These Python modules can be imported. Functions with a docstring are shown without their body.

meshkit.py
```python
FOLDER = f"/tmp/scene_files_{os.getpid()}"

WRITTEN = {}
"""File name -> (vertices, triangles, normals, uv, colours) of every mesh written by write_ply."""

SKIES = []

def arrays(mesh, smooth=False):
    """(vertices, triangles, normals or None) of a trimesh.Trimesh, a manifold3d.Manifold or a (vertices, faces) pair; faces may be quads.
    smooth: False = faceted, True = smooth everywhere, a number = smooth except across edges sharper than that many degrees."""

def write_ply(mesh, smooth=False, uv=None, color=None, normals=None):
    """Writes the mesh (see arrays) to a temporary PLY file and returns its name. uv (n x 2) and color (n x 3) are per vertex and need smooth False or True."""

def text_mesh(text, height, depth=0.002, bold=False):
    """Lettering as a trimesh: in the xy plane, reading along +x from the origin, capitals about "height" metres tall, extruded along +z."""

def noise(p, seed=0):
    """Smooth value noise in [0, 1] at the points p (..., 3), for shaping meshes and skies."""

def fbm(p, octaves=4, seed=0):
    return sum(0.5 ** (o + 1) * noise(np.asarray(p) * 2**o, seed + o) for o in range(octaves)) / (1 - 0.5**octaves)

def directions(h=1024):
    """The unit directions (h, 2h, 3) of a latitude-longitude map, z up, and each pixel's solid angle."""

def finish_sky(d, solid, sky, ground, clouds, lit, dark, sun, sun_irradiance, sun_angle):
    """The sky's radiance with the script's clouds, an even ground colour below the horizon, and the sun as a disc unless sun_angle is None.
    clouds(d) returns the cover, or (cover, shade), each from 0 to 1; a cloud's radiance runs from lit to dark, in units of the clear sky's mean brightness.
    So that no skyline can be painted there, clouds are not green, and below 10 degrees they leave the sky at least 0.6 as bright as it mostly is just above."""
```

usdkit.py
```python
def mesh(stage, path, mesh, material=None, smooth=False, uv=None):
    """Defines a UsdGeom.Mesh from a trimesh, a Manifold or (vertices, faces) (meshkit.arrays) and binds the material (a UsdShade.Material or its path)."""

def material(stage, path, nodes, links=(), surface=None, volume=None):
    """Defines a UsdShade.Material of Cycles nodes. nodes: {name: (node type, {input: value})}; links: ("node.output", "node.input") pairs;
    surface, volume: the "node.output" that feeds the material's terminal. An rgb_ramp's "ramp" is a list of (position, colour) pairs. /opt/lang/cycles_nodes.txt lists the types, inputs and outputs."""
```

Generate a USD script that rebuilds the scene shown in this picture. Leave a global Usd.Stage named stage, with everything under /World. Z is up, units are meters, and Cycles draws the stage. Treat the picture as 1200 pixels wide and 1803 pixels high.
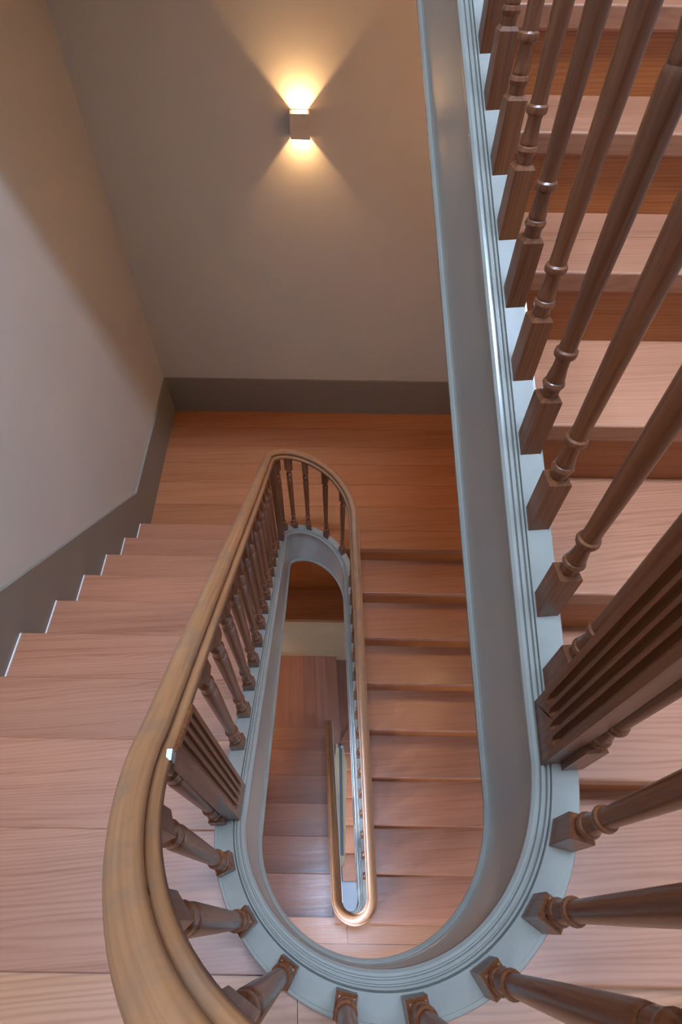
import math, random
import numpy as np
import trimesh, manifold3d as m3
import usdkit
from shapely.geometry import Polygon, Point, box as sbox
from shapely.ops import unary_union
from pxr import Usd, UsdGeom, UsdLux, Gf, Sdf, UsdShade

rng = random.Random(7)
stage = Usd.Stage.CreateInMemory()
UsdGeom.SetStageUpAxis(stage, UsdGeom.Tokens.z)
UsdGeom.SetStageMetersPerUnit(stage, 1.0)
world = UsdGeom.Xform.Define(stage, '/World')
stage.SetDefaultPrim(world.GetPrim())
UsdGeom.Scope.Define(stage, '/World/Looks')

# ------------------------------------------------------------------ camera, lights, exposure
TH = math.atan(0.073)                 # the flights run 4 degrees off the square of the walls across them
CT, ST = math.cos(TH), math.sin(TH)
def W(p):
    """(s across the stair, t along the flights, z) -> world."""
    p = np.asarray(p, float)
    s, t, z = p[..., 0], p[..., 1], p[..., 2]
    return np.stack([s * CT, t / CT - s * ST, z], -1)

PITCH, ROLL, CAM_Z, F_PX = 0.892, 0.015, 1.212, 899.7
EXPOSURE = 0.0
cam = UsdGeom.Camera.Define(stage, '/World/Camera')
r_ = np.array([CT, -ST, 0]); h_ = np.array([ST, CT, 0]); z_ = np.array([0, 0, 1.0])
fw = h_ * math.cos(PITCH) - z_ * math.sin(PITCH); up = h_ * math.sin(PITCH) + z_ * math.cos(PITCH)
R_ = math.cos(ROLL) * r_ + math.sin(ROLL) * up; U_ = -math.sin(ROLL) * r_ + math.cos(ROLL) * up
M = Gf.Matrix4d(*R_, 0, *U_, 0, *(-fw), 0, 0, 0, CAM_Z, 1)
cam.AddTransformOp().Set(M)
cam.CreateHorizontalApertureAttr(24.0); cam.CreateVerticalApertureAttr(24.0 * 1803 / 1200)
cam.CreateFocalLengthAttr(F_PX / 1200 * 24.0)
cam.CreateClippingRangeAttr(Gf.Vec2f(0.02, 100))
cam.CreateExposureAttr(EXPOSURE)

SKY_S, SKY_T, SKY_Z, SKY_W, SKY_L = 0.24, 0.42, 5.5, 1.90, 0.60     # unseen roof light over the well, placed for the daylight from above
dome = UsdLux.DomeLight.Define(stage, '/World/SkyLight'); dome.CreateIntensityAttr(0.35); dome.CreateColorAttr(Gf.Vec3f(0.75, 0.87, 1.0))
sky = UsdLux.RectLight.Define(stage, '/World/RoofDaylight')
sky.CreateWidthAttr(SKY_W); sky.CreateHeightAttr(SKY_L); sky.CreateIntensityAttr(212.0); sky.CreateColorAttr(Gf.Vec3f(0.575, 0.785, 1.14))
sky.AddTranslateOp().Set(Gf.Vec3d(*W((SKY_S, SKY_T, SKY_Z + 0.16)).tolist()))

low = UsdLux.RectLight.Define(stage, '/World/LowerWindowDaylight')       # daylight of an unseen window, placed to brighten the lower flights
low.CreateWidthAttr(1.3); low.CreateHeightAttr(1.1); low.CreateIntensityAttr(58.0); low.CreateColorAttr(Gf.Vec3f(0.62, 0.78, 1.08))
low.AddTranslateOp().Set(Gf.Vec3d(*W((-1.215 - 0.24, -0.55, -2.0)).tolist()))
low.AddRotateYOp().Set(-90.0)

gnd = UsdLux.RectLight.Define(stage, '/World/GroundWindowDaylight')      # daylight of an unseen window, placed to light the deepest treads and floor
gnd.CreateWidthAttr(1.2); gnd.CreateHeightAttr(1.3); gnd.CreateIntensityAttr(34.0); gnd.CreateColorAttr(Gf.Vec3f(0.62, 0.78, 1.08))
gnd.AddTranslateOp().Set(Gf.Vec3d(*W((1.34 + 0.24, 0.45, -4.3)).tolist()))
gnd.AddRotateYOp().Set(90.0)

# ------------------------------------------------------------------ materials
def mat(name, nodes, links, surface):
    return usdkit.material(stage, '/World/Looks/' + name, nodes, links, surface=surface)

def wood(name, scale, dark, mid, light, across=(0, 1, 0.3), period=0.008, amp=55.0, rough=0.36, coat=0.25, bump=0.05, uv=False, spread=0.5, wear=None, mixf=0.45):
    """Varnished wood: growth rings across one axis, bent by a slow noise drawn out along the grain; scale stretches the noise."""
    n = {
        'tc': ('texture_coordinate', {}), 'oi': ('object_info', {}),
        'rx': ('math', {'math_type': 'multiply', 'value2': 37.0}),
        'cx': ('combine_xyz', {}),
        'add': ('vector_math', {'math_type': 'add'}),
        'map': ('mapping', {'mapping_type': 'point', 'scale': scale}),
        'big': ('noise_texture', {'scale': 1.0, 'detail': 3.0, 'roughness': 0.5}),
        'bm': ('math', {'math_type': 'multiply', 'value2': amp}),
        'dot': ('vector_math', {'math_type': 'dot_product', 'vector2': across}),
        'ma': ('math', {'math_type': 'multiply_add', 'value2': 6.2832 / period}),
        'sn': ('math', {'math_type': 'sine'}),
        'sr': ('map_range', {'from_min': -1.0, 'from_max': 0.3, 'to_min': 0.12, 'to_max': 0.72, 'clamp': True, 'value': 0.5}),
        'map2': ('mapping', {'mapping_type': 'point', 'scale': tuple(9.0 * v if v > 3 else 2.0 * v for v in scale)}),
        'fine': ('noise_texture', {'scale': 1.0, 'detail': 4.0, 'roughness': 0.65}),
        'mx': ('mix_float', {'fac': mixf}),
        'mx2': ('mix_float', {'fac': 0.38}),
        'ramp': ('rgb_ramp', {'ramp': [(0.24, dark), (0.50, mid), (0.76, light)]}),
        'rv': ('map_range', {'from_min': 0.0, 'from_max': 1.0, 'to_min': 1.0 - 0.25 * spread, 'to_max': 1.0 + 0.22 * spread, 'value': 0.5}),
        'hs': ('hsv', {'hue': 0.5, 'saturation': 1.0, 'fac': 1.0}),
        'rr': ('map_range', {'from_min': 0.3, 'from_max': 0.7, 'to_min': rough - 0.07, 'to_max': rough + 0.1, 'value': 0.5}),
        'bump': ('bump', {'strength': bump, 'distance': 0.004}),
        'p': ('principled_bsdf', {'coat_weight': coat, 'coat_roughness': 0.22, 'specular_ior_level': 0.45}),
    }
    src = 'uvm.UV' if uv else 'tc.object'
    if uv:
        n['uvm'] = ('uvmap', {'attribute': 'st'})
    l = [('oi.random', 'rx.value1'), ('rx.value', 'cx.x'), ('rx.value', 'cx.y'), ('rx.value', 'cx.z'),
         (src, 'map.vector'), ('map.vector', 'add.vector1'), ('cx.vector', 'add.vector2'), ('add.vector', 'big.vector'),
         ('big.fac', 'bm.value1'), (src, 'dot.vector1'), ('dot.value', 'ma.value1'), ('bm.value', 'ma.value3'), ('ma.value', 'sn.value1'), ('sn.value', 'sr.value'),
         (src, 'map2.vector'), ('map2.vector', 'fine.vector'),
         ('sr.result', 'mx.a'), ('fine.fac', 'mx.b'), ('mx.result', 'mx2.a'), ('big.fac', 'mx2.b'), ('mx2.result', 'ramp.fac'),
         ('oi.random', 'rv.value'), ('ramp.color', 'hs.color'), ('rv.result', 'hs.value'),
         ('fine.fac', 'rr.value'), ('rr.result', 'p.roughness'), ('fine.fac', 'bump.height'), ('bump.normal', 'p.normal')]
    out = 'hs.color'
    if wear:
        n['wn'] = ('noise_texture', {'scale': wear[0], 'detail': 5.0, 'roughness': 0.6})
        n['wr'] = ('map_range', {'from_min': 0.50, 'from_max': 0.64, 'to_min': 0.0, 'to_max': wear[2], 'clamp': True, 'value': 0.5})
        n['wm'] = ('mix_color', {'b': wear[1], 'fac': 0.5})
        l += [('tc.object', 'wn.vector'), ('wn.fac', 'wr.value'), ('wr.result', 'wm.fac'), (out, 'wm.a')]
        out = 'wm.result'
    l.append((out, 'p.base_color'))
    return mat(name, n, l, 'p.BSDF')

def paint(name, col, rough, var=0.06, bump=0.03, scale=6.0, coat=0.0, spec=0.5, dirt=None):
    n = {'tc': ('texture_coordinate', {}), 'no': ('noise_texture', {'scale': scale, 'detail': 4.0, 'roughness': 0.6}),
         'fi': ('noise_texture', {'scale': scale * 14, 'detail': 3.0}),
         'ramp': ('rgb_ramp', {'ramp': [(0.3, tuple(c * (1 - var) for c in col)), (0.7, tuple(c * (1 + var) for c in col))]}),
         'bump': ('bump', {'strength': bump, 'distance': 0.004}),
         'p': ('principled_bsdf', {'roughness': rough, 'coat_weight': coat, 'coat_roughness': 0.15, 'specular_ior_level': spec})}
    l = [('tc.object', 'no.vector'), ('tc.object', 'fi.vector'), ('no.fac', 'ramp.fac'), ('fi.fac', 'bump.height'), ('bump.normal', 'p.normal')]
    out = 'ramp.color'
    if dirt:
        n['dn'] = ('noise_texture', {'scale': dirt[0], 'detail': 6.0, 'roughness': 0.7})
        n['dr'] = ('map_range', {'from_min': 0.60, 'from_max': 0.70, 'to_min': 0.0, 'to_max': dirt[2], 'clamp': True, 'value': 0.5})
        n['dm'] = ('mix_color', {'b': dirt[1], 'fac': 0.5})
        l += [('tc.object', 'dn.vector'), ('dn.fac', 'dr.value'), ('dr.result', 'dm.fac'), (out, 'dm.a')]
        out = 'dm.result'
    l.append((out, 'p.base_color'))
    return mat(name, n, l, 'p.BSDF')

TREAD = wood('tread_wood', (0.75, 6.5, 6.5), (0.235, 0.085, 0.042), (0.37, 0.150, 0.078), (0.445, 0.196, 0.105), spread=0.35, period=0.009, amp=85.0, mixf=0.68)
RISER = wood('riser_wood', (0.7, 5.0, 9.0), (0.22, 0.052, 0.010), (0.345, 0.098, 0.021), (0.42, 0.140, 0.038), across=(0, 0.3, 1), spread=0.4, mixf=0.62)
PLANK_X = wood('landing_plank_wood', (0.6, 5.0, 5.0), (0.25, 0.098, 0.042), (0.375, 0.162, 0.076), (0.45, 0.205, 0.105), spread=0.35, period=0.012, amp=80.0, mixf=0.62)
PLANK_SHADED = wood('shaded_landing_wood', (0.6, 5.0, 5.0), (0.22, 0.075, 0.027), (0.335, 0.125, 0.050), (0.40, 0.165, 0.075), spread=0.3, period=0.012, amp=80.0, mixf=0.66)  # the landing plank wood, darkened and reddened to carry the shade at the back
PLANK_Y = wood('lengthwise_plank_wood', (5.0, 0.6, 5.0), (0.22, 0.085, 0.046), (0.32, 0.135, 0.080), (0.38, 0.175, 0.105), across=(1, 0, 0.3), spread=0.4, period=0.014, mixf=0.65)
BALUSTER = wood('baluster_wood', (14.0, 14.0, 2.0), (0.080, 0.022, 0.007), (0.170, 0.053, 0.017), (0.26, 0.090, 0.032), across=(1, 0.7, 0), amp=30.0, rough=0.32, coat=0.35, spread=0.6, mixf=0.8)
RAIL = wood('worn_handrail_wood', (2.2, 16.0, 1.0), (0.17, 0.068, 0.024), (0.315, 0.138, 0.056), (0.40, 0.190, 0.082), across=(0, 1, 0), amp=22.0, rough=0.45, coat=0.1, uv=True,
            wear=(16.0, (0.16, 0.105, 0.07), 0.42), mixf=0.85)
GREY = paint('grey_gloss_paint', (0.290, 0.283, 0.245), 0.28, var=0.05, bump=0.05, scale=9.0, coat=0.35, dirt=(60.0, (0.27, 0.27, 0.25), 0.35))
FASCIA = paint('lightened_grey_paint', (0.36, 0.345, 0.315), 0.33, var=0.05, bump=0.04, scale=5.0, coat=0.25)  # same paint as the cap; the difference in light is put into the colour
WALL = paint('beige_wall_paint', (0.550, 0.505, 0.440), 0.75, var=0.025, bump=0.04, scale=2.2)
SKIRT = paint('taupe_skirting_paint', (0.225, 0.19, 0.15), 0.50, var=0.03, bump=0.02, scale=3.0)
CEIL = paint('white_ceiling_paint', (0.60, 0.55, 0.48), 0.8, var=0.02)
BEIGE = paint('cream_wall_paint', (0.62, 0.47, 0.27), 0.7, var=0.03)
GREYFLOOR = paint('blue_grey_floor_paint', (0.36, 0.39, 0.42), 0.45, var=0.06)
CAULK = paint('white_sealant', (0.66, 0.62, 0.58), 0.6, var=0.03)
LAMP = paint('lamp_body_paint', (0.55, 0.46, 0.37), 0.5, var=0.01)
LAMPIN = paint('lamp_reflector_brass', (0.80, 0.66, 0.40), 0.35, var=0.02)
STEEL = paint('dark_grey_metal', (0.09, 0.095, 0.11), 0.35, var=0.03)
BRASS = mat('joint_plate_metal', {'p': ('principled_bsdf', {'base_color': (0.36, 0.36, 0.36), 'metallic': 1.0, 'roughness': 0.5})}, [], 'p.BSDF')
GLOW = mat('lamp_glow', {'e': ('emission', {'color': (1.0, 0.62, 0.28), 'strength': 22.0})}, [], 'e.emission')
PANE = mat('skylight_glass', {'t': ('transparent_bsdf', {'color': (0.97, 0.98, 1.0)}), 'g': ('glossy_bsdf', {'roughness': 0.02, 'color': (1, 1, 1)}),
                              'f': ('fresnel', {'IOR': 1.45}), 'm': ('mix_closure', {})},
           [('f.fac', 'm.fac'), ('t.BSDF', 'm.closure1'), ('g.BSDF', 'm.closure2')], 'm.closure')

# ------------------------------------------------------------------ prim helpers
COUNT = {}
def path_for(name, parent):
    base = (parent or '/World') + '/' + name
    k = COUNT.get(base, 0); COUNT[base] = k + 1
    return base if k == 0 else f'{base}_{k:03d}'

def tag(prim, label=None, cat=None, group=None, kind=None):
    for k, v in (('label', label), ('category', cat), ('group', group), ('kind', kind)):
        if v: prim.SetCustomDataByKey(k, v)
    return prim

def thing(name, label=None, cat=None, kind=None, group=None):
    x = UsdGeom.Xform.Define(stage, path_for(name, None))
    tag(x.GetPrim(), label, cat, group, kind)
    return str(x.GetPath())

def part(name, mesh, material, parent=None, smooth=30, uv=None, **kw):
    p = path_for(name, parent)
    m = usdkit.mesh(stage, p, mesh, material, smooth=smooth, uv=uv)
    tag(m.GetPrim(), **kw)
    return p

def tomesh(man):
    m = man.to_mesh(); return trimesh.Trimesh(np.array(m.vert_properties[:, :3]), np.array(m.tri_verts), process=False)

def warp(mesh):
    """skewed stair coordinates -> world."""
    if not isinstance(mesh, trimesh.Trimesh): mesh = tomesh(mesh)
    return trimesh.Trimesh(W(mesh.vertices), mesh.faces, process=False)

def block(s0, s1, t0, t1, z0, z1):
    return m3.Manifold.cube([s1 - s0, t1 - t0, z1 - z0]).translate([s0, t0, z0])

def prism_s(pts_tz, s0, s1):
    """profile in (t, z) run along s."""
    cs = m3.CrossSection([np.asarray(pts_tz, float)], m3.FillRule.NonZero)
    return m3.Manifold.extrude(cs, s1 - s0).transform([[0, 0, 1, s0], [1, 0, 0, 0], [0, 1, 0, 0]])

def extr(poly, z0, z1):
    parts = [g for g in (poly.geoms if hasattr(poly, 'geoms') else [poly]) if g.area > 1e-6]
    loops = []
    for g in parts:
        g = g.simplify(1e-5)
        loops.append(np.array(g.exterior.coords)[:-1][:: 1 if g.exterior.is_ccw else -1])
        for i in g.interiors: loops.append(np.array(i.coords)[:-1][:: -1 if i.is_ccw else 1])
    return m3.Manifold.extrude(m3.CrossSection(loops, m3.FillRule.EvenOdd), z1 - z0).translate([0, 0, z0])

# ------------------------------------------------------------------ stair geometry, measured from the photograph
RISE = 0.17
YL, GL = -0.073, 0.240                   # left flight: landing edge and going (it goes down away from the eye)
YR, GR, RR = -0.071, 0.256, 0.151        # right flight, going up away from the eye
YD, GD, RD = 2.025, 0.253, 0.164         # flight below it, coming down towards the eye
ZH = -1.70                               # half landing
ZF = ZH - 9 * RD                         # floor below
YLL, GLL = 0.034, 0.252                  # next flight down on the left
ZL2 = ZF - 7 * RISE                      # its landing
S_WL, S_WR = -1.215, 1.34
T_BACK, T_FRONT = 3.471, -1.6
S_L, S_R, S_D, S_LL = -0.195, 0.317, 0.162, 0.060
C1 = ((S_L + S_R) / 2, 0.198); R1 = (S_R - S_L) / 2
C2 = ((S_L + S_D) / 2, 1.83); R2 = (S_D - S_L) / 2
C3 = ((S_LL + S_D) / 2, 0.115); R3 = (S_D - S_LL) / 2
zR = lambda t: RR + (t - YR) * RR / GR + 0.05
zL = lambda t: -(t - YL) * RISE / GL + 0.05
zD = lambda t: ZH + (t - YD) * RD / GD + 0.05
zLL = lambda t: ZF - (t - YLL) * RISE / GLL + 0.05

def build_path():
    P, N, SEG = [], [], []
    def add(s, t, z, n, seg): P.append((s, t, z)); N.append(n); SEG.append(seg)
    for t in np.linspace(2.02, C1[1], 40): add(S_R, t, zR(t), (1, 0), 'R')
    a0, a1 = zR(C1[1]), zL(C1[1])
    for a in np.linspace(0, math.pi, 57)[1:-1]:
        add(C1[0] + R1 * math.cos(a), C1[1] - R1 * math.sin(a), a0 + (a1 - a0) * a / math.pi, (math.cos(a), -math.sin(a)), 'C1')
    for t in np.linspace(C1[1], C2[1], 40): add(S_L, t, zL(t), (-1, 0), 'L')
    a0, a1 = zL(C2[1]), zD(C2[1])
    for a in np.linspace(0, math.pi, 41)[1:-1]:
        add(C2[0] - R2 * math.cos(a), C2[1] + R2 * math.sin(a), a0 + (a1 - a0) * a / math.pi, (-math.cos(a), math.sin(a)), 'C2')
    for t in np.linspace(C2[1], C3[1], 44): add(S_D, t, zD(t), (1, 0), 'D')
    a0, a1 = zD(C3[1]), zLL(C3[1])
    for a in np.linspace(0, math.pi, 25)[1:-1]:
        add(C3[0] + R3 * math.cos(a), C3[1] - R3 * math.sin(a), a0 + (a1 - a0) * a / math.pi, (math.cos(a), -math.sin(a)), 'C3')
    for t in np.linspace(C3[1], 1.62, 36): add(S_LL, t, zLL(t), (-1, 0), 'LL')
    P, N = np.array(P), np.array(N)
    z = P[:, 2].copy()
    for _ in range(3): z[1:-1] = 0.25 * z[:-2] + 0.5 * z[1:-1] + 0.25 * z[2:]
    P[:, 2] = z
    return P, N, np.array(SEG)
PATH, NORM, SEG = build_path()
ARC = np.r_[0, np.cumsum(np.linalg.norm(np.diff(PATH, axis=0), axis=1))]
def smooth_z():
    u = np.arange(0, ARC[-1], 0.01); z = np.interp(u, ARC, PATH[:, 2])
    k = np.exp(-0.5 * (np.arange(-20, 21) * 0.01 / 0.045) ** 2); k /= k.sum()
    zp = np.r_[2 * z[0] - z[20:0:-1], z, 2 * z[-1] - z[-2:-22:-1]]
    PATH[:, 2] = np.interp(ARC, u, np.convolve(zp, k, 'valid'))
smooth_z()
def key(seg, q):
    i = np.where(SEG == seg)[0]
    if seg in ('R', 'L', 'D', 'LL'): v = PATH[i, 1]; j = i[np.abs(v - q).argmin()]
    else: j = i[int(round(q / 180 * (len(i) - 1)))]
    return ARC[j]
_k = [(key('R', 2.0), 0.70), (key('R', 0.3), 0.72), (key('C1', 40), 0.74), (key('C1', 85), 0.765), (key('C1', 115), 0.775), (key('C1', 129), 0.765), (key('C1', 140), 0.733), (key('C1', 153), 0.69),
      (key('C1', 165), 0.655), (key('L', 0.2), 0.632), (key('L', 0.5), 0.645), (key('L', 1.2), 0.665), (key('L', 1.8), 0.69), (key('D', 1.8), 0.70), (ARC[-1], 0.70)]
RAIL_DZ = np.interp(ARC, [a for a, _ in _k], [b for _, b in _k])
def smooth_dz():
    u = np.arange(0, ARC[-1], 0.01); z = np.interp(u, ARC, RAIL_DZ)
    k = np.exp(-0.5 * (np.arange(-20, 21) * 0.01 / 0.05) ** 2); k /= k.sum()
    return np.interp(ARC, u, np.convolve(np.r_[[z[0]] * 20, z, [z[-1]] * 20], k, 'valid'))
RAIL_DZ = smooth_dz()

def sweep(profile, idx, o0=0.0, dz=0.0, uv=False):  # dz: a number or one per point of PATH
    """profile: closed loop of (outward offset, height); swept along PATH[idx]."""
    prof = np.asarray(profile, float); k = len(prof); n = len(idx)
    p, nn = PATH[idx], NORM[idx]
    v = np.zeros((n, k, 3))
    v[:, :, :2] = p[:, None, :2] + nn[:, None, :] * (o0 + prof[None, :, 0, None])
    v[:, :, 2] = p[:, None, 2] + prof[None, :, 1] + (dz if np.ndim(dz) == 0 else dz[idx][:, None])
    f = []
    for i in range(n - 1):
        for j in range(k):
            a, b, c, d = i * k + j, i * k + (j + 1) % k, (i + 1) * k + (j + 1) % k, (i + 1) * k + j
            f += [(a, b, c), (a, c, d)]
    cap = trimesh.creation.triangulate_polygon(Polygon(prof), engine='earcut') if False else None
    tri = earfan(prof)
    for t in tri: f.append((t[0], t[2], t[1])); f.append(tuple((n - 1) * k + q for q in t))
    m = trimesh.Trimesh(W(v.reshape(-1, 3)), np.array(f), process=False)
    m.fix_normals()
    if uv:
        L = ARC[idx]
        C = np.r_[0, np.cumsum(np.linalg.norm(np.diff(prof, axis=0), axis=1))]
        st = np.stack(np.broadcast_arrays(L[:, None], C[None, :]), -1).reshape(-1, 2)
        return m, st
    return m

def earfan(prof):
    """triangles of a simple polygon by ear clipping."""
    idx = list(range(len(prof))); P = prof
    area = sum(P[i][0] * P[(i + 1) % len(P)][1] - P[(i + 1) % len(P)][0] * P[i][1] for i in range(len(P)))
    if area < 0: idx = idx[::-1]
    out = []
    cr = lambda a, b, c: (b[0] - a[0]) * (c[1] - a[1]) - (b[1] - a[1]) * (c[0] - a[0])
    guard = 0
    while len(idx) > 3 and guard < 2000:
        guard += 1
        for q in range(len(idx)):
            a, b, c = idx[q - 1], idx[q], idx[(q + 1) % len(idx)]
            if cr(P[a], P[b], P[c]) <= 1e-12: continue
            if any(cr(P[a], P[b], P[e]) >= 0 and cr(P[b], P[c], P[e]) >= 0 and cr(P[c], P[a], P[e]) >= 0 for e in idx if e not in (a, b, c)): continue
            out.append((a, b, c)); idx.pop(q); break
        else: break
    if len(idx) == 3: out.append(tuple(idx))
    return out

def stadium(s0, s1, t0, t1, c0=True, c1=True):
    """plan of the well between two strings with round ends."""
    r = (s1 - s0) / 2; c = (s0 + s1) / 2
    g = sbox(s0, t0, s1, t1)
    if c0: g = g.union(Point(c, t0).buffer(r, 48))
    if c1: g = g.union(Point(c, t1).buffer(r, 48))
    return g
CUT = 0.045                                        # treads are let into the strings by this much
WELL_U = stadium(S_L, S_R, C1[1], 2.3).buffer(CUT)     # seen from the front landing up
WELL_M = stadium(S_L, S_D, -0.5, C2[1], c0=False).buffer(CUT)
WELL_H = stadium(S_L, S_D, 0.3, C2[1], c0=False).buffer(CUT)
WELL_F = stadium(S_LL, S_D, C3[1], 2.5, c1=False).buffer(CUT)

# ------------------------------------------------------------------ the room
Z_TOP, Z_BOT = SKY_Z, -5.9
def struct(name, man, material, **kw):
    return part(name, warp(man), material, None, kind='structure', smooth=30, **kw)
struct('wall_left', block(S_WL - 0.25, S_WL, T_FRONT - 0.25, T_BACK + 0.25, Z_BOT, Z_TOP) - block(S_WL - 1, S_WL + 1, -1.10, 0.0, -2.65, -1.35), WALL)
struct('wall_right', block(S_WR, S_WR + 0.25, T_FRONT - 0.25, T_BACK + 0.25, Z_BOT, Z_TOP) - block(S_WR - 1, S_WR + 1, -0.2, 1.1, -4.9, -3.7), WALL)
struct('wall_back', block(S_WL, S_WR, T_BACK, T_BACK + 0.25, Z_BOT, Z_TOP), WALL)
struct('wall_front', block(S_WL, S_WR, T_FRONT - 0.25, T_FRONT, Z_BOT, Z_TOP), WALL)
sw, sl = SKY_W / 2, SKY_L / 2
hole = block(SKY_S - sw, SKY_S + sw, SKY_T - sl, SKY_T + sl, Z_TOP - 1, Z_TOP + 1)
struct('ceiling', block(S_WL - 0.25, S_WR + 0.25, T_FRONT - 0.25, T_BACK + 0.25, Z_TOP, Z_TOP + 0.12) - hole, CEIL)
win = thing('window_1', kind='structure')  # roof window out of view, frames the daylight over the well
fr = block(SKY_S - sw, SKY_S + sw, SKY_T - sl, SKY_T + sl, Z_TOP + 0.02, Z_TOP + 0.10)
for i in range(2):
    for j in range(3):
        x0 = SKY_S - sw + 0.05 + i * (SKY_W - 0.05) / 2; y0 = SKY_T - sl + 0.05 + j * (SKY_L - 0.05) / 3
        fr -= block(x0, x0 + (SKY_W - 0.05) / 2 - 0.05, y0, y0 + (SKY_L - 0.05) / 3 - 0.05, Z_TOP - 1, Z_TOP + 1)
part('window_frame', warp(fr), CEIL, win)

w2 = thing('window_2', kind='structure')  # out of view in the left wall, lights the lower flights
fr = block(S_WL - 0.20, S_WL - 0.12, -1.10, 0.0, -2.65, -1.35)
for i in range(2):
    for j in range(3):
        y0 = -1.05 + i * 0.525; q0 = -2.60 + j * 0.4167
        fr -= block(S_WL - 1, S_WL + 1, y0, y0 + 0.475, q0, q0 + 0.3667)
part('window_frame', warp(fr), CEIL, w2)
part('pane', warp(block(S_WL - 0.162, S_WL - 0.158, -1.09, -0.01, -2.64, -1.36)), PANE, w2)

w3 = thing('window_3', kind='structure')  # out of view in the right wall, lights the foot of the stair
fr = block(S_WR + 0.12, S_WR + 0.20, -0.2, 1.1, -4.9, -3.7)
for i in range(2):
    for j in range(2):
        fr -= block(S_WR - 1, S_WR + 1, -0.15 + i * 0.625, -0.15 + i * 0.625 + 0.575, -4.85 + j * 0.575, -4.85 + j * 0.575 + 0.525)
part('window_frame', warp(fr), CEIL, w3)
part('pane', warp(block(S_WR + 0.158, S_WR + 0.162, -0.19, 1.09, -4.89, -3.71)), PANE, w3)

def skirt_profile(pts, s0, s1, chamf=0.004):
    return prism_s(pts, s0, s1)
# left skirting: rakes down with the flight, then runs level round the half landing
zn = lambda t: -(t - YL) * RISE / GL
t_k = YL + (0.252 - (ZH + 0.330)) * GL / RISE
low = [(T_FRONT, -0.25), (YL - 0.1, -0.25), (YL + 9 * GL, -9 * RISE - 0.36), (T_BACK, ZH - 0.10)]
top = [(T_BACK, ZH + 0.330), (t_k, ZH + 0.330), (YL - 0.05, zn(YL - 0.05) + 0.252), (T_FRONT, 0.29)]
sk = prism_s(low + top, S_WL, S_WL + 0.016)
part('baseboard_left', warp(sk), SKIRT, kind='structure')
part('baseboard_back', warp(block(S_WL + 0.016, S_WR, T_BACK - 0.016, T_BACK, ZH - 0.02, ZH + 0.333)), SKIRT, kind='structure')

# floors of planks
def plank_floor(name, region, z, widths_axis, edges, material, thick=0.04, splits=None, nose=None):
    fl = thing(name, kind='structure')
    for i in range(len(edges) - 1):
        a, b = edges[i], edges[i + 1]
        cuts = splits[i] if splits else [-9, 9]
        for q in range(len(cuts) - 1):
            r = sbox(cuts[q] + 0.0004, a + 0.0004, cuts[q + 1] - 0.0004, b - 0.0004) if widths_axis == 't' else sbox(a + 0.0004, cuts[q] + 0.0004, b - 0.0004, cuts[q + 1] - 0.0004)
            g = r.intersection(region)
            if g.is_empty or g.area < 1e-4: continue
            dz = rng.uniform(-0.0006, 0.0006)
            low_ = extr(g, z - thick, z - 0.003 + dz); e = 0.0022
            gi = g.buffer(-0.0012, join_style=2)
            m = low_ + extr(gi, z - 0.0035 + dz, z + dz) if not gi.is_empty else low_
            part('plank', warp(m), material, fl)
    return fl
land = sbox(S_WL, T_FRONT, S_WR, YL + 0.0).difference(WELL_U)
land = land.union(sbox(0.2, YL - 0.01, S_WR, YR + 0.03).difference(WELL_U))
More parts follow.
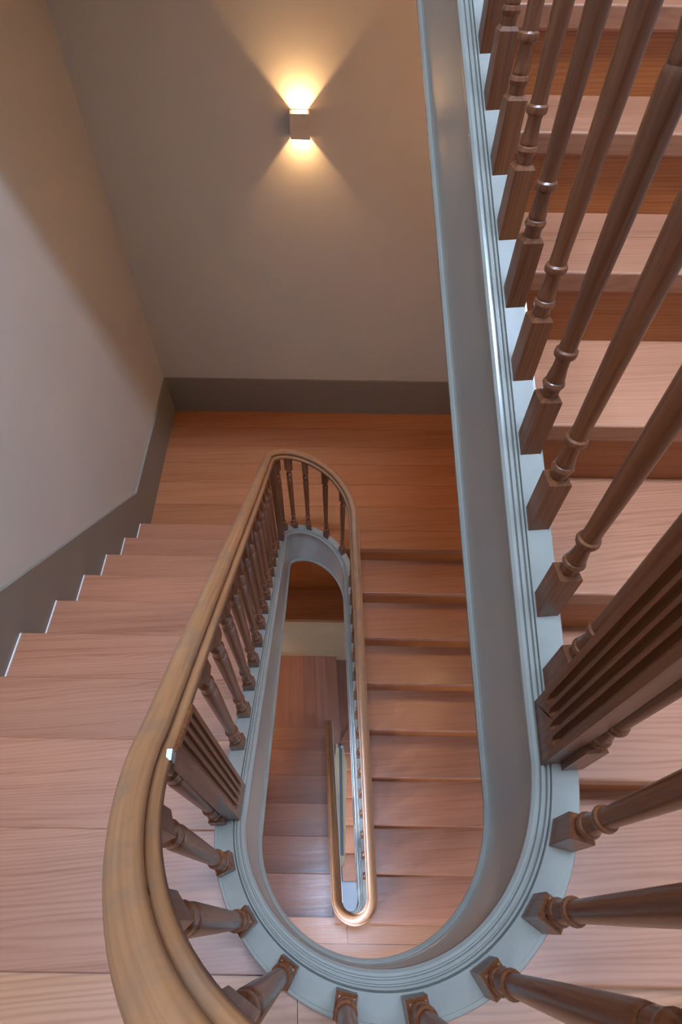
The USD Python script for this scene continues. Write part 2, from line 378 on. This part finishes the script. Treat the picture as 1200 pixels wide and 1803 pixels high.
plank_floor('floor', land, 0.0, 't', [T_FRONT, -1.35, -1.1, -0.86, -0.62, -0.385, -0.20, YR + 0.03], PLANK_X,
            splits=[[-9, 9]] * 5 + [[-9, -0.07, 9]] * 2)
half = sbox(S_WL + 0.016, YD, S_WR, T_BACK - 0.016).difference(WELL_H)
half = half.difference(sbox(-3, 0, S_L, YL + 9 * GL - 0.02))
plank_floor('floor', half, ZH, 't', [YD, 2.185, 2.40, 2.62, 2.83, 3.03, 3.25, T_BACK], PLANK_SHADED)
lowf = sbox(S_WL, T_FRONT, S_WR, YLL).difference(WELL_F)
plank_floor('floor', lowf, ZF, 't', [T_FRONT, -1.0, -0.55, -0.30, -0.10, YLL], PLANK_X, splits=[[-9, 9]] * 4 + [[-9, 0.08, 9]])
plank_floor('floor', sbox(S_WL, YLL + 6 * GLL - 0.02, 0.14, 2.38).union(sbox(0.05, 1.36, 0.14, 1.8)), ZL2, 's', [S_WL, -0.9, -0.62, -0.39, -0.235, -0.10, 0.02, 0.14], PLANK_Y)
plank_floor('floor', sbox(0.14, 1.38, S_WR, 2.38), ZL2 - 0.10, 's', [0.14, 0.36, 0.6, S_WR], PLANK_Y)
part('floor', warp(block(S_WL - 0.2, S_WR + 0.2, T_FRONT - 0.2, T_BACK + 0.2, -5.50, -5.30)), GREYFLOOR, kind='structure')
# floor above, at the head of the right flight: out of view, its edge placed to shade the back
up = thing('floor', kind='structure')
for a, b in ((2.235, 2.6), (2.6, 3.0), (3.0, T_BACK)):
    part('plank', warp(block(S_WL, S_WR, a + 0.001, b - 0.001, 1.47, 1.51)), PLANK_X, up)
part('plank', warp(block(S_WL, 0.30, 2.0, 2.234, 1.47, 1.51)), PLANK_X, up)
part('soffit', warp(block(S_WL, S_WR, 2.235, T_BACK, 1.30, 1.47) + block(S_WL, 0.30, 2.0, 2.3, 1.30, 1.47)), CEIL, up)
# low wall and timber ledge at the back of the lower landing
struct('wall_low', block(S_WL, S_WR, 2.38, 2.44, Z_BOT, -3.525), BEIGE)
led = thing('timber_platform', 'dark timber platform on the cream wall, seen down the well past its round end', 'platform')
for i, (a, b) in enumerate(((2.385, 2.50), (2.50, 2.62), (2.62, 2.74))):
    part('plank', warp(block(S_WL + 0.02, S_WR - 0.02, a + 0.001, b - 0.001, -3.52, -3.48)), PLANK_X, led)
for i in range(16):
    a = -1.19 + i * 0.158
    part('upright_board', warp(block(a, a + 0.158, 2.742, 2.77, -3.52, -2.0)), RISER, led)

# ------------------------------------------------------------------ flights
def nosing(t_front, t_back, z, th=0.042, groove=None, r=0.005):
    """tread profile in (t, z); its rounded nosing is at t_front and faces away from t_back."""
    d = 1 if t_back > t_front else -1
    pts = []
    for a in np.linspace(0, math.pi / 2, 5): pts.append((t_front + d * r * (1 - math.sin(a)), z - r + r * math.cos(a)) if False else (t_front + d * (r - r * math.cos(a)), z - r + r * math.sin(a)))
    if groove is not None: pts += [(groove - d * 0.0013, z), (groove, z - 0.0035), (groove + d * 0.0013, z)]
    pts += [(t_back, z), (t_back, z - th), (t_front + d * 0.006, z - th), (t_front + d * 0.0015, z - th + 0.005)]
    return np.array(pts if d < 0 else pts[::-1])

def ccw(p):
    a = np.sum(p[:, 0] * np.roll(p[:, 1], -1) - np.roll(p[:, 0], -1) * p[:, 1])
    return p if a > 0 else p[::-1]

def flight(label, steps, s0, s1, well, cat='stairs', caulk=None, skew=None):
    """steps: (nosing t, back t, z, riser height below, groove) for each tread."""
    fl = thing('staircase_flight', label, cat)
    wp = extr(well, -9, 4) if well is not None else None
    for (tn, tb, z, rh, gr) in steps:
        d = 1 if tb > tn else -1
        tr = prism_s(ccw(nosing(tn, tb, z, groove=gr)), s0, s1)
        ri = block(s0, s1, min(tn + d * 0.014, tn + d * 0.034), max(tn + d * 0.014, tn + d * 0.034), z - rh - 0.03, z - 0.041)
        if wp is not None: tr = tr - wp; ri = ri - wp
        part('tread', warp(tr), TREAD, fl)
        part('riser', warp(ri), RISER, fl)
        if caulk is not None:
            part('sealant_bead', warp(block(caulk, caulk + 0.006, min(tn + d * 0.004, tb), max(tn + d * 0.004, tb), z - 0.002, z + 0.004)), CAULK, fl)
    return fl

# left flight (treads turn their nosings away from the eye)
st = [(YL + GL * k, YL + GL * (k - 1) - 0.034, -RISE * k, RISE, None) for k in range(1, 10)]
fl_l = flight('left flight of wide red-brown wooden treads dropping from the front landing beside the grey skirting', st, S_WL + 0.016, 0.0, WELL_U.union(sbox(-0.2, 0, 1, 3)).buffer(0.002), caulk=S_WL + 0.016)
part('riser', warp(block(S_WL + 0.016, 0.0, YL - 0.03, YL - 0.012, -RISE - 0.02, -0.041) - extr(WELL_U, -9, 4)), RISER, fl_l)
# right flight
st = []
for k in range(0, 10):
    tn = YR + GR * k
    st.append((tn, tn + GR + 0.034, RR * (k + 1), RR, tn + GR * 0.6 if k in (4, 7) else None))
flight('right flight of wooden treads climbing past the tall dark balusters, nearest the eye', st, 0.0, S_WR - 0.012, WELL_U.union(sbox(-1, 0, S_R + CUT, 3)))
# flight under it
st = [(YD - GD * j, YD - GD * (j - 1) + 0.034, ZH - RD * j, RD, None) for j in range(1, 9)]
fl_d = flight('lower right flight of darker wooden treads between the slim handrail and the big grey string', st, 0.0, S_WR - 0.012, WELL_F.union(sbox(-1, 0.2, S_D + CUT, 3)))
part('riser', warp(block(S_D + CUT, S_WR - 0.012, YD + 0.014, YD + 0.034, ZH - RD - 0.02, ZH - 0.041)), RISER, fl_d)
# bottom left flight
st = [(YLL + GLL * k, YLL + GLL * (k - 1) - 0.034, ZF - RISE * k, RISE, None) for k in range(1, 7)]
fl_b = flight('deepest left flight of bluish shining treads at the bottom of the well', st, S_WL + 0.012, 0.06, WELL_F.union(sbox(S_LL - CUT, 0, 1, 3)))
part('riser', warp(block(S_WL + 0.012, 0.0, YLL - 0.03, YLL - 0.012, ZF - RISE, ZF - 0.041)), RISER, fl_b)
# last flight, to the right of the parapet
PARAPET = Polygon([(0.062, 0.465), (0.115, 0.465), (0.182, 1.20), (0.160, 1.38), (0.09, 1.40), (0.062, 1.25)])
st = [(1.252 - 0.227 * k, 1.252 - 0.227 * (k - 1) + 0.034, -4.60 - 0.17 * k, 0.17, None) for k in range(0, 5)]
fl_e = flight('last short flight of small treads beside the cream parapet deep in the well', st, 0.10, 1.0, PARAPET)
for i, (a0, a1) in enumerate(((20, 48), (48, 76))):
    c = (0.13, 1.47)
    pts = [c] + [(c[0] + 1.0 * math.sin(math.radians(a)), c[1] + 0.55 * math.cos(math.radians(a)) * 0.6) for a in np.linspace(a0 - 8, a1, 5)]
    part('winder_tread', warp(extr(Polygon(pts).buffer(0).difference(PARAPET), -4.50 - 0.03 * i, -4.455 - 0.05 * i)), TREAD, fl_e)

# ------------------------------------------------------------------ grey string round the well
ss = thing('stair_string', 'continuous glossy grey painted string curling round the open stairwell, with pale moulded edges', 'stair string')
for a, b in (('R', 'C1'), ('C1', 'L'), ('L', 'C2'), ('C2', 'D'), ('D', 'C3'), ('C3', 'LL'), ('LL', None)):
    idx = np.where(SEG == a)[0]
    if b: idx = np.r_[idx, np.where(SEG == b)[0][0]]
    part('fascia', sweep([(0.009, -0.335), (0.009, -0.012), (0.050, -0.012), (0.050, -0.335)], idx), FASCIA, ss)
    part('bead', sweep([(0.001, -0.349), (-0.002, -0.342), (-0.002, -0.334), (0.002, -0.328), (0.006, -0.326), (0.0095, -0.318), (0.03, -0.318), (0.056, -0.335), (0.056, -0.349)], idx), GREY, ss)
    part('moulding', sweep([(0.009, -0.036), (0.005, -0.030), (0.0, -0.027), (-0.002, -0.020), (-0.001, -0.012), (0.003, -0.007), (0.007, -0.006), (0.0085, -0.0115), (0.0105, -0.0115),
                            (0.0115, -0.005), (0.0155, -0.003), (0.017, -0.008), (0.0185, -0.008), (0.0195, -0.001), (0.0225, 0.001), (0.0238, -0.004), (0.025, -0.006), (0.025, -0.036)], idx), GREY, ss)
    part('cap', sweep([(0.025, -0.030), (0.025, -0.002), (0.026, 0.0), (0.0605, 0.0), (0.0615, -0.003), (0.0635, -0.003), (0.0665, -0.0025), (0.0685, -0.006), (0.0685, -0.020), (0.056, -0.026), (0.056, -0.30), (0.046, -0.30), (0.046, -0.030)], idx), GREY, ss)

# ------------------------------------------------------------------ balustrade
CAP_O = 0.045                            # the balusters' line, out from the well face
RAIL_H = 0.70
bal = thing('balustrade', 'dark turned wooden balusters under a worn continuous handrail winding round the stairwell', 'balustrade')
rail_prof = []
for a in np.linspace(-0.55, math.pi + 0.55, 15): rail_prof.append((0.0195 * math.cos(a), -0.0160 + 0.0160 * math.sin(a)))
rail_prof += [(-0.0130, -0.0275), (-0.0125, -0.0305), (-0.0150, -0.0330), (-0.0235, -0.0340), (-0.0280, -0.0375), (-0.0290, -0.043), (-0.0285, -0.055)]
rail_prof += [(0.0285, -0.055), (0.0290, -0.043), (0.0280, -0.0375), (0.0235, -0.0340), (0.0150, -0.0330), (0.0125, -0.0305), (0.0130, -0.0275)]
idx = np.arange(len(PATH)); ll = np.where(SEG == 'LL')[0]; idx = idx[:ll[0] + int(len(ll) * 0.86)]
m, uv = sweep(rail_prof, idx, o0=CAP_O, dz=RAIL_DZ, uv=True)
part('handrail', m, RAIL, bal, smooth=True, uv=uv)
# the bolted joint in the rail's lower edge at the head of the left flight
j0 = np.where(SEG == 'C1')[0][-2]; jp = PATH[j0] + np.array([-(CAP_O - 0.0285), 0, RAIL_DZ[j0] - 0.048])
part('joint_plate', warp(block(jp[0] - 0.004, jp[0] + 0.0035, jp[1] - 0.004, jp[1] + 0.010, jp[2] - 0.009, jp[2] + 0.011)), BRASS, bal, label='small pale metal plate at the joint of the handrail')

def lathe(prof, n=18):
    prof = np.array(prof); a = np.arange(n) * 2 * math.pi / n
    v = np.concatenate([np.stack([p[0] * np.cos(a), p[0] * np.sin(a), np.full(n, p[1])], -1) for p in prof])
    f = []
    for i in range(len(prof) - 1):
        for j in range(n):
            x, y = i * n + j, i * n + (j + 1) % n
            f += [(x, y, y + n), (x, y + n, x + n)]
    return trimesh.Trimesh(v, np.array(f), process=False)

def square_block(h0, h1, w, ch_top, ch_bot, slope=0.0):
    """square end block, chamfered towards the turned part; its foot or head is cut to the rake (slope along local y)."""
    lv = [(h0, w, True), (h1, w, False)]
    rings = []
    def ring(z, w_, rake):
        return [(x * w_, y * w_, z + (slope * y * w_ if rake else 0)) for x, y in ((-1, -1), (1, -1), (1, 1), (-1, 1))]
    if ch_bot: rings += [ring(h0 - 0.007, w * 0.72, False), ring(h0, w, False), ring(h1, w, True)]
    else: rings += [ring(h0, w, True), ring(h1, w, False), ring(h1 + 0.006, w * 0.74, False)]
    v = [p for r in rings for p in r]; f = []
    for i in range(2):
        for j in range(4):
            a, b = i * 4 + j, i * 4 + (j + 1) % 4
            f += [(a, b, b + 4), (a, b + 4, a + 4)]
    f += [(0, 2, 1), (0, 3, 2), (8, 9, 10), (8, 10, 11)]
    return trimesh.Trimesh(np.array(v, float), np.array(f), process=False)

def baluster_mesh(hb, slope, n=18, H=0.647):
    up_ = 0.75 * (H - 0.57) if H > 0.57 else 0.9 * (H - 0.57)
    w = 0.0168
    prof = [(0.0128, hb + 0.004), (0.0132, hb + 0.018), (0.0150, hb + 0.020), (0.0168, hb + 0.025), (0.0150, hb + 0.030), (0.0126, hb + 0.0315), (0.0138, hb + 0.036),
            (0.0112, hb + 0.052), (0.0108, hb + 0.066), (0.0118, hb + 0.070), (0.0158, hb + 0.073), (0.0166, hb + 0.0775), (0.0158, hb + 0.082), (0.0128, hb + 0.0845), (0.0122, hb + 0.10)]
    z0, z1 = hb + 0.10, 0.400 + up_
    for q in np.linspace(0.15, 1, 8): prof.append((0.0122 + 0.0050 * q ** 0.9, z0 + (z1 - z0) * q))
    prof += [(r, z + up_) for r, z in ((0.0170, 0.410), (0.0160, 0.4155), (0.0146, 0.418), (0.0152, 0.4205), (0.0160, 0.424), (0.0158, 0.440), (0.0164, 0.444), (0.0174, 0.449), (0.0166, 0.455), (0.0136, 0.459), (0.0124, 0.468), (0.0126, 0.480))]
    m = lathe(prof, n)
    return trimesh.util.concatenate([m, square_block(-0.003, hb, w, True, False, slope), square_block(0.486 + up_, H + 0.012, w, False, True, slope)])

def path_at(seg, q):
    """point, outward normal, slope along the walk for a straight's t or a curve's angle from its start."""
    sl = {'R': RR / GR, 'L': -RISE / GL, 'D': RD / GD, 'LL': -RISE / GLL}
    if seg in sl:
        s = {'R': S_R, 'L': S_L, 'D': S_D, 'LL': S_LL}[seg]; n = np.array((1.0, 0)) if seg in 'RD' else np.array((-1.0, 0))
        z = {'R': zR, 'L': zL, 'D': zD, 'LL': zLL}[seg](q)
        return np.array((s, q)), z, n, np.array((0, 1.0)), sl[seg]
    C, R, za, zb, sg, d = {'C1': (C1, R1, zR(C1[1]), zL(C1[1]), 1, -1), 'C2': (C2, R2, zL(C2[1]), zD(C2[1]), -1, 1), 'C3': (C3, R3, zD(C3[1]), zLL(C3[1]), 1, -1)}[seg]
    a = math.radians(q); n = np.array((sg * math.cos(a), d * math.sin(a)))
    z = za + (zb - za) * a / math.pi
    tan = np.array((-sg * math.sin(a), d * math.cos(a)))
    return np.array(C) + n * R, z, n, tan, (zb - za) / (math.pi * (R + CAP_O))

CACHE = {}
def place_baluster(seg, q, hb, n=18, off=CAP_O, parent=bal):
    p, z, nn, tan, sl = path_at(seg, q)
    ii = np.where(SEG == seg)[0]; jj = ii[np.hypot(*(PATH[ii, :2] - p).T).argmin()]
    z = PATH[jj, 2] + sl * float((p - PATH[jj, :2]) @ tan)
    H = RAIL_DZ[jj] - 0.053
    p = p + nn * off
    c = W((p[0], p[1], z)); tw = W((*(p + tan * 0.01), z)) - c
    ang = math.atan2(tw[1], tw[0]) - math.pi / 2
    m = baluster_mesh(hb, sl, n, H)
    Rm = trimesh.transformations.rotation_matrix(ang, [0, 0, 1]); Rm[:3, 3] = c
    m.apply_transform(Rm)
    part('baluster', m, BALUSTER, parent, smooth=35)

R_T = [1.755, 1.642, 1.53, 1.42, 1.31, 1.204, 1.087, 0.975, 0.863, 0.747, 0.635, 0.525, 0.405, 0.302]
for t in R_T: place_baluster('R', t, 0.098)
place_baluster('R', 0.205, 0.085, off=0.057); place_baluster('L', 0.187, 0.050, off=0.057)      # tucked behind the fluted boards
for a, hb in zip((200.3, 220.6, 240.5, 260.4, 280.5, 302.1, 322.7, 342.5), (0.048, 0.048, 0.050, 0.052, 0.056, 0.062, 0.070, 0.078)):
    place_baluster('C1', 360 - a, hb)
for t in [0.376 + 0.1065 * k for k in range(13)]: place_baluster('L', t, 0.050)
for a in (28, 52, 78, 108, 140): place_baluster('C2', a, 0.055, 12)
for k in range(16): place_baluster('D', 1.80 - 0.104 * k, 0.075, 10)
for a in (40, 90, 140): place_baluster('C3', a, 0.055, 10)
for k in range(9): place_baluster('LL', 0.16 + 0.108 * k, 0.050, 10)

def fluted_board(seg, tc, length=0.082, th=0.030, hb=0.055):
    """wide flat upright with four flutes on the well side, cut to the rake."""
    p, z, nn, tan, sl = path_at(seg, tc)
    ii = np.where(SEG == seg)[0]; jj = ii[np.hypot(*(PATH[ii, :2] - p).T).argmin()]
    H = RAIL_DZ[jj] - 0.047
    prof = [(-length / 2, th / 2), (-length / 2, -th / 2)]
    body = m3.Manifold.cube([length, th, H + 0.2], True).translate([0, 0, H / 2])
    for k in range(4):
        x = (k - 1.5) * length / 5
        for sgn in (-1, 1):
            g = m3.Manifold.hull(m3.Manifold.cylinder(H - hb - 0.02, 0.0058, 0.0058, 10).scale([1, 1.6, 1]).translate([x, sgn * (th / 2 - 0.0005), hb + 0.010]) + m3.Manifold.cube([0.003, 0.003, 0.003], True).translate([x, sgn * (th / 2 + 0.004), hb - 0.004]))
            body -= g
    m = tomesh(body)
    # local x runs along the walk; cut foot and head to the slope
    v = m.vertices.copy(); lowm = v[:, 2] < 0; him = v[:, 2] > H
    v[lowm, 2] = -0.003; v[him, 2] = H + 0.003
    v[:, 2] += np.where(lowm | him, sl * v[:, 0], 0) + 0 * v[:, 2]
    v[:, 2] += np.where(~(lowm | him), sl * v[:, 0], 0)
    off = 0.026
    pp = p + nn * off; c = W((pp[0], pp[1], z))
    tw = W((*(pp + tan * 0.01), z)) - c; tw = tw / np.linalg.norm(tw[:2])
    nx = np.array((-tw[1], tw[0], 0))
    out = c + v[:, :1] * tw + v[:, 1:2] * nx + v[:, 2:3] * np.array((0, 0, 1.0))
    part('fluted_board', trimesh.Trimesh(out, m.faces, process=False), BALUSTER, bal, smooth=25, label='wide fluted flat upright in the row of turned balusters')
fluted_board('R', 0.236); fluted_board('L', 0.222); fluted_board('L', 1.80)

# ------------------------------------------------------------------ wall lamp, plus two unseen ones placed for warm light
def wall_lamp(label, place, power, cone=68.0, down=0.6):
    """place maps (across the wall, out from the wall, up) to (s, t, z)."""
    lamp = thing('wall_lamp', label, 'lamp')
    lw, ld, h2 = 0.108, 0.085, 0.0575
    def put(man):
        m = tomesh(man); m.vertices = W(place(m.vertices)); m.fix_normals(); return m
    bx = block(-lw / 2, lw / 2, 0, ld, -h2, h2) - block(-lw / 2 + 0.010, lw / 2 - 0.010, 0.004, ld - 0.004, -0.2, 0.2)
    part('lamp_body', put(bx), LAMP, lamp)
    part('lamp_holder', put(block(-0.012, 0.012, 0.004, 0.040, -0.003, 0.003)), LAMPIN, lamp)
    for sg in (-1, 1):
        part('lamp_led', put(block(-0.009, 0.009, 0.041, 0.059, min(0, sg * 0.003), max(0, sg * 0.003))), GLOW, lamp)
        bulb = UsdLux.SphereLight.Define(stage, lamp + ('/lamp_upper_light' if sg > 0 else '/lamp_lower_light'))
        bulb.CreateRadiusAttr(0.005); bulb.CreateIntensityAttr(power * (1.0 if sg > 0 else down)); bulb.CreateColorAttr(Gf.Vec3f(1.0, 0.60, 0.27))
        sh = UsdLux.ShapingAPI.Apply(bulb.GetPrim()); sh.CreateShapingConeAngleAttr(cone); sh.CreateShapingConeSoftnessAttr(1.0)
        bulb.AddTranslateOp().Set(Gf.Vec3d(*W(place(np.array((0, 0.050, sg * 0.010)))).tolist()))
        bulb.AddRotateXOp().Set(180.0 if sg > 0 else 0.0)
    return lamp
wall_lamp('small square up-and-down wall light glowing on the back wall', lambda p: np.stack([p[..., 0] - 0.008, T_BACK - p[..., 1], p[..., 2] + 0.3575], -1), 17000.0)
wall_lamp('unseen second wall light, on the left wall, placed to warm the lowest landing', lambda p: np.stack([S_WL + p[..., 1], 1.95 + p[..., 0], p[..., 2] - 2.75], -1), 60000.0)  # out of view, warms the cream wall and the lowest landing
wall_lamp('added unseen wall light on the right wall, warm fill for the half landing', lambda p: np.stack([S_WR - p[..., 1], 2.22 + p[..., 0], p[..., 2] + 0.30], -1), 560000.0, 45.0, 0.03)  # added out of view as warm fill for the back walls and half landing

# ------------------------------------------------------------------ bottom of the well
pz = -4.2
g = PARAPET
part('parapet', warp(extr(g, -5.5, pz)), BEIGE, label='cream painted parapet between the two lowest flights', cat='wall')
hr = thing('metal_handrail', 'dark grey flat metal handrail along the cream parapet deep in the well', 'handrail')
a, b = np.array((0.090, 0.47)), np.array((0.128, 1.36)); d = (b - a) / np.linalg.norm(b - a); n2 = np.array((d[1], -d[0]))
part('bar', warp(extr(Polygon([a - n2 * 0.014, a + n2 * 0.014, b + n2 * 0.014, b - n2 * 0.014]), pz + 0.02, pz + 0.035)), STEEL, hr)
for q in (0.1, 0.5, 0.9):
    c = a + (b - a) * q
    part('bracket', warp(m3.Manifold.cylinder(0.03, 0.006, 0.006, 10).translate([c[0], c[1], pz + 0.0])), STEEL, hr)
part('end_knob', warp(m3.Manifold.sphere(0.026, 16).translate([b[0], b[1] + 0.01, pz + 0.035])), STEEL, hr)
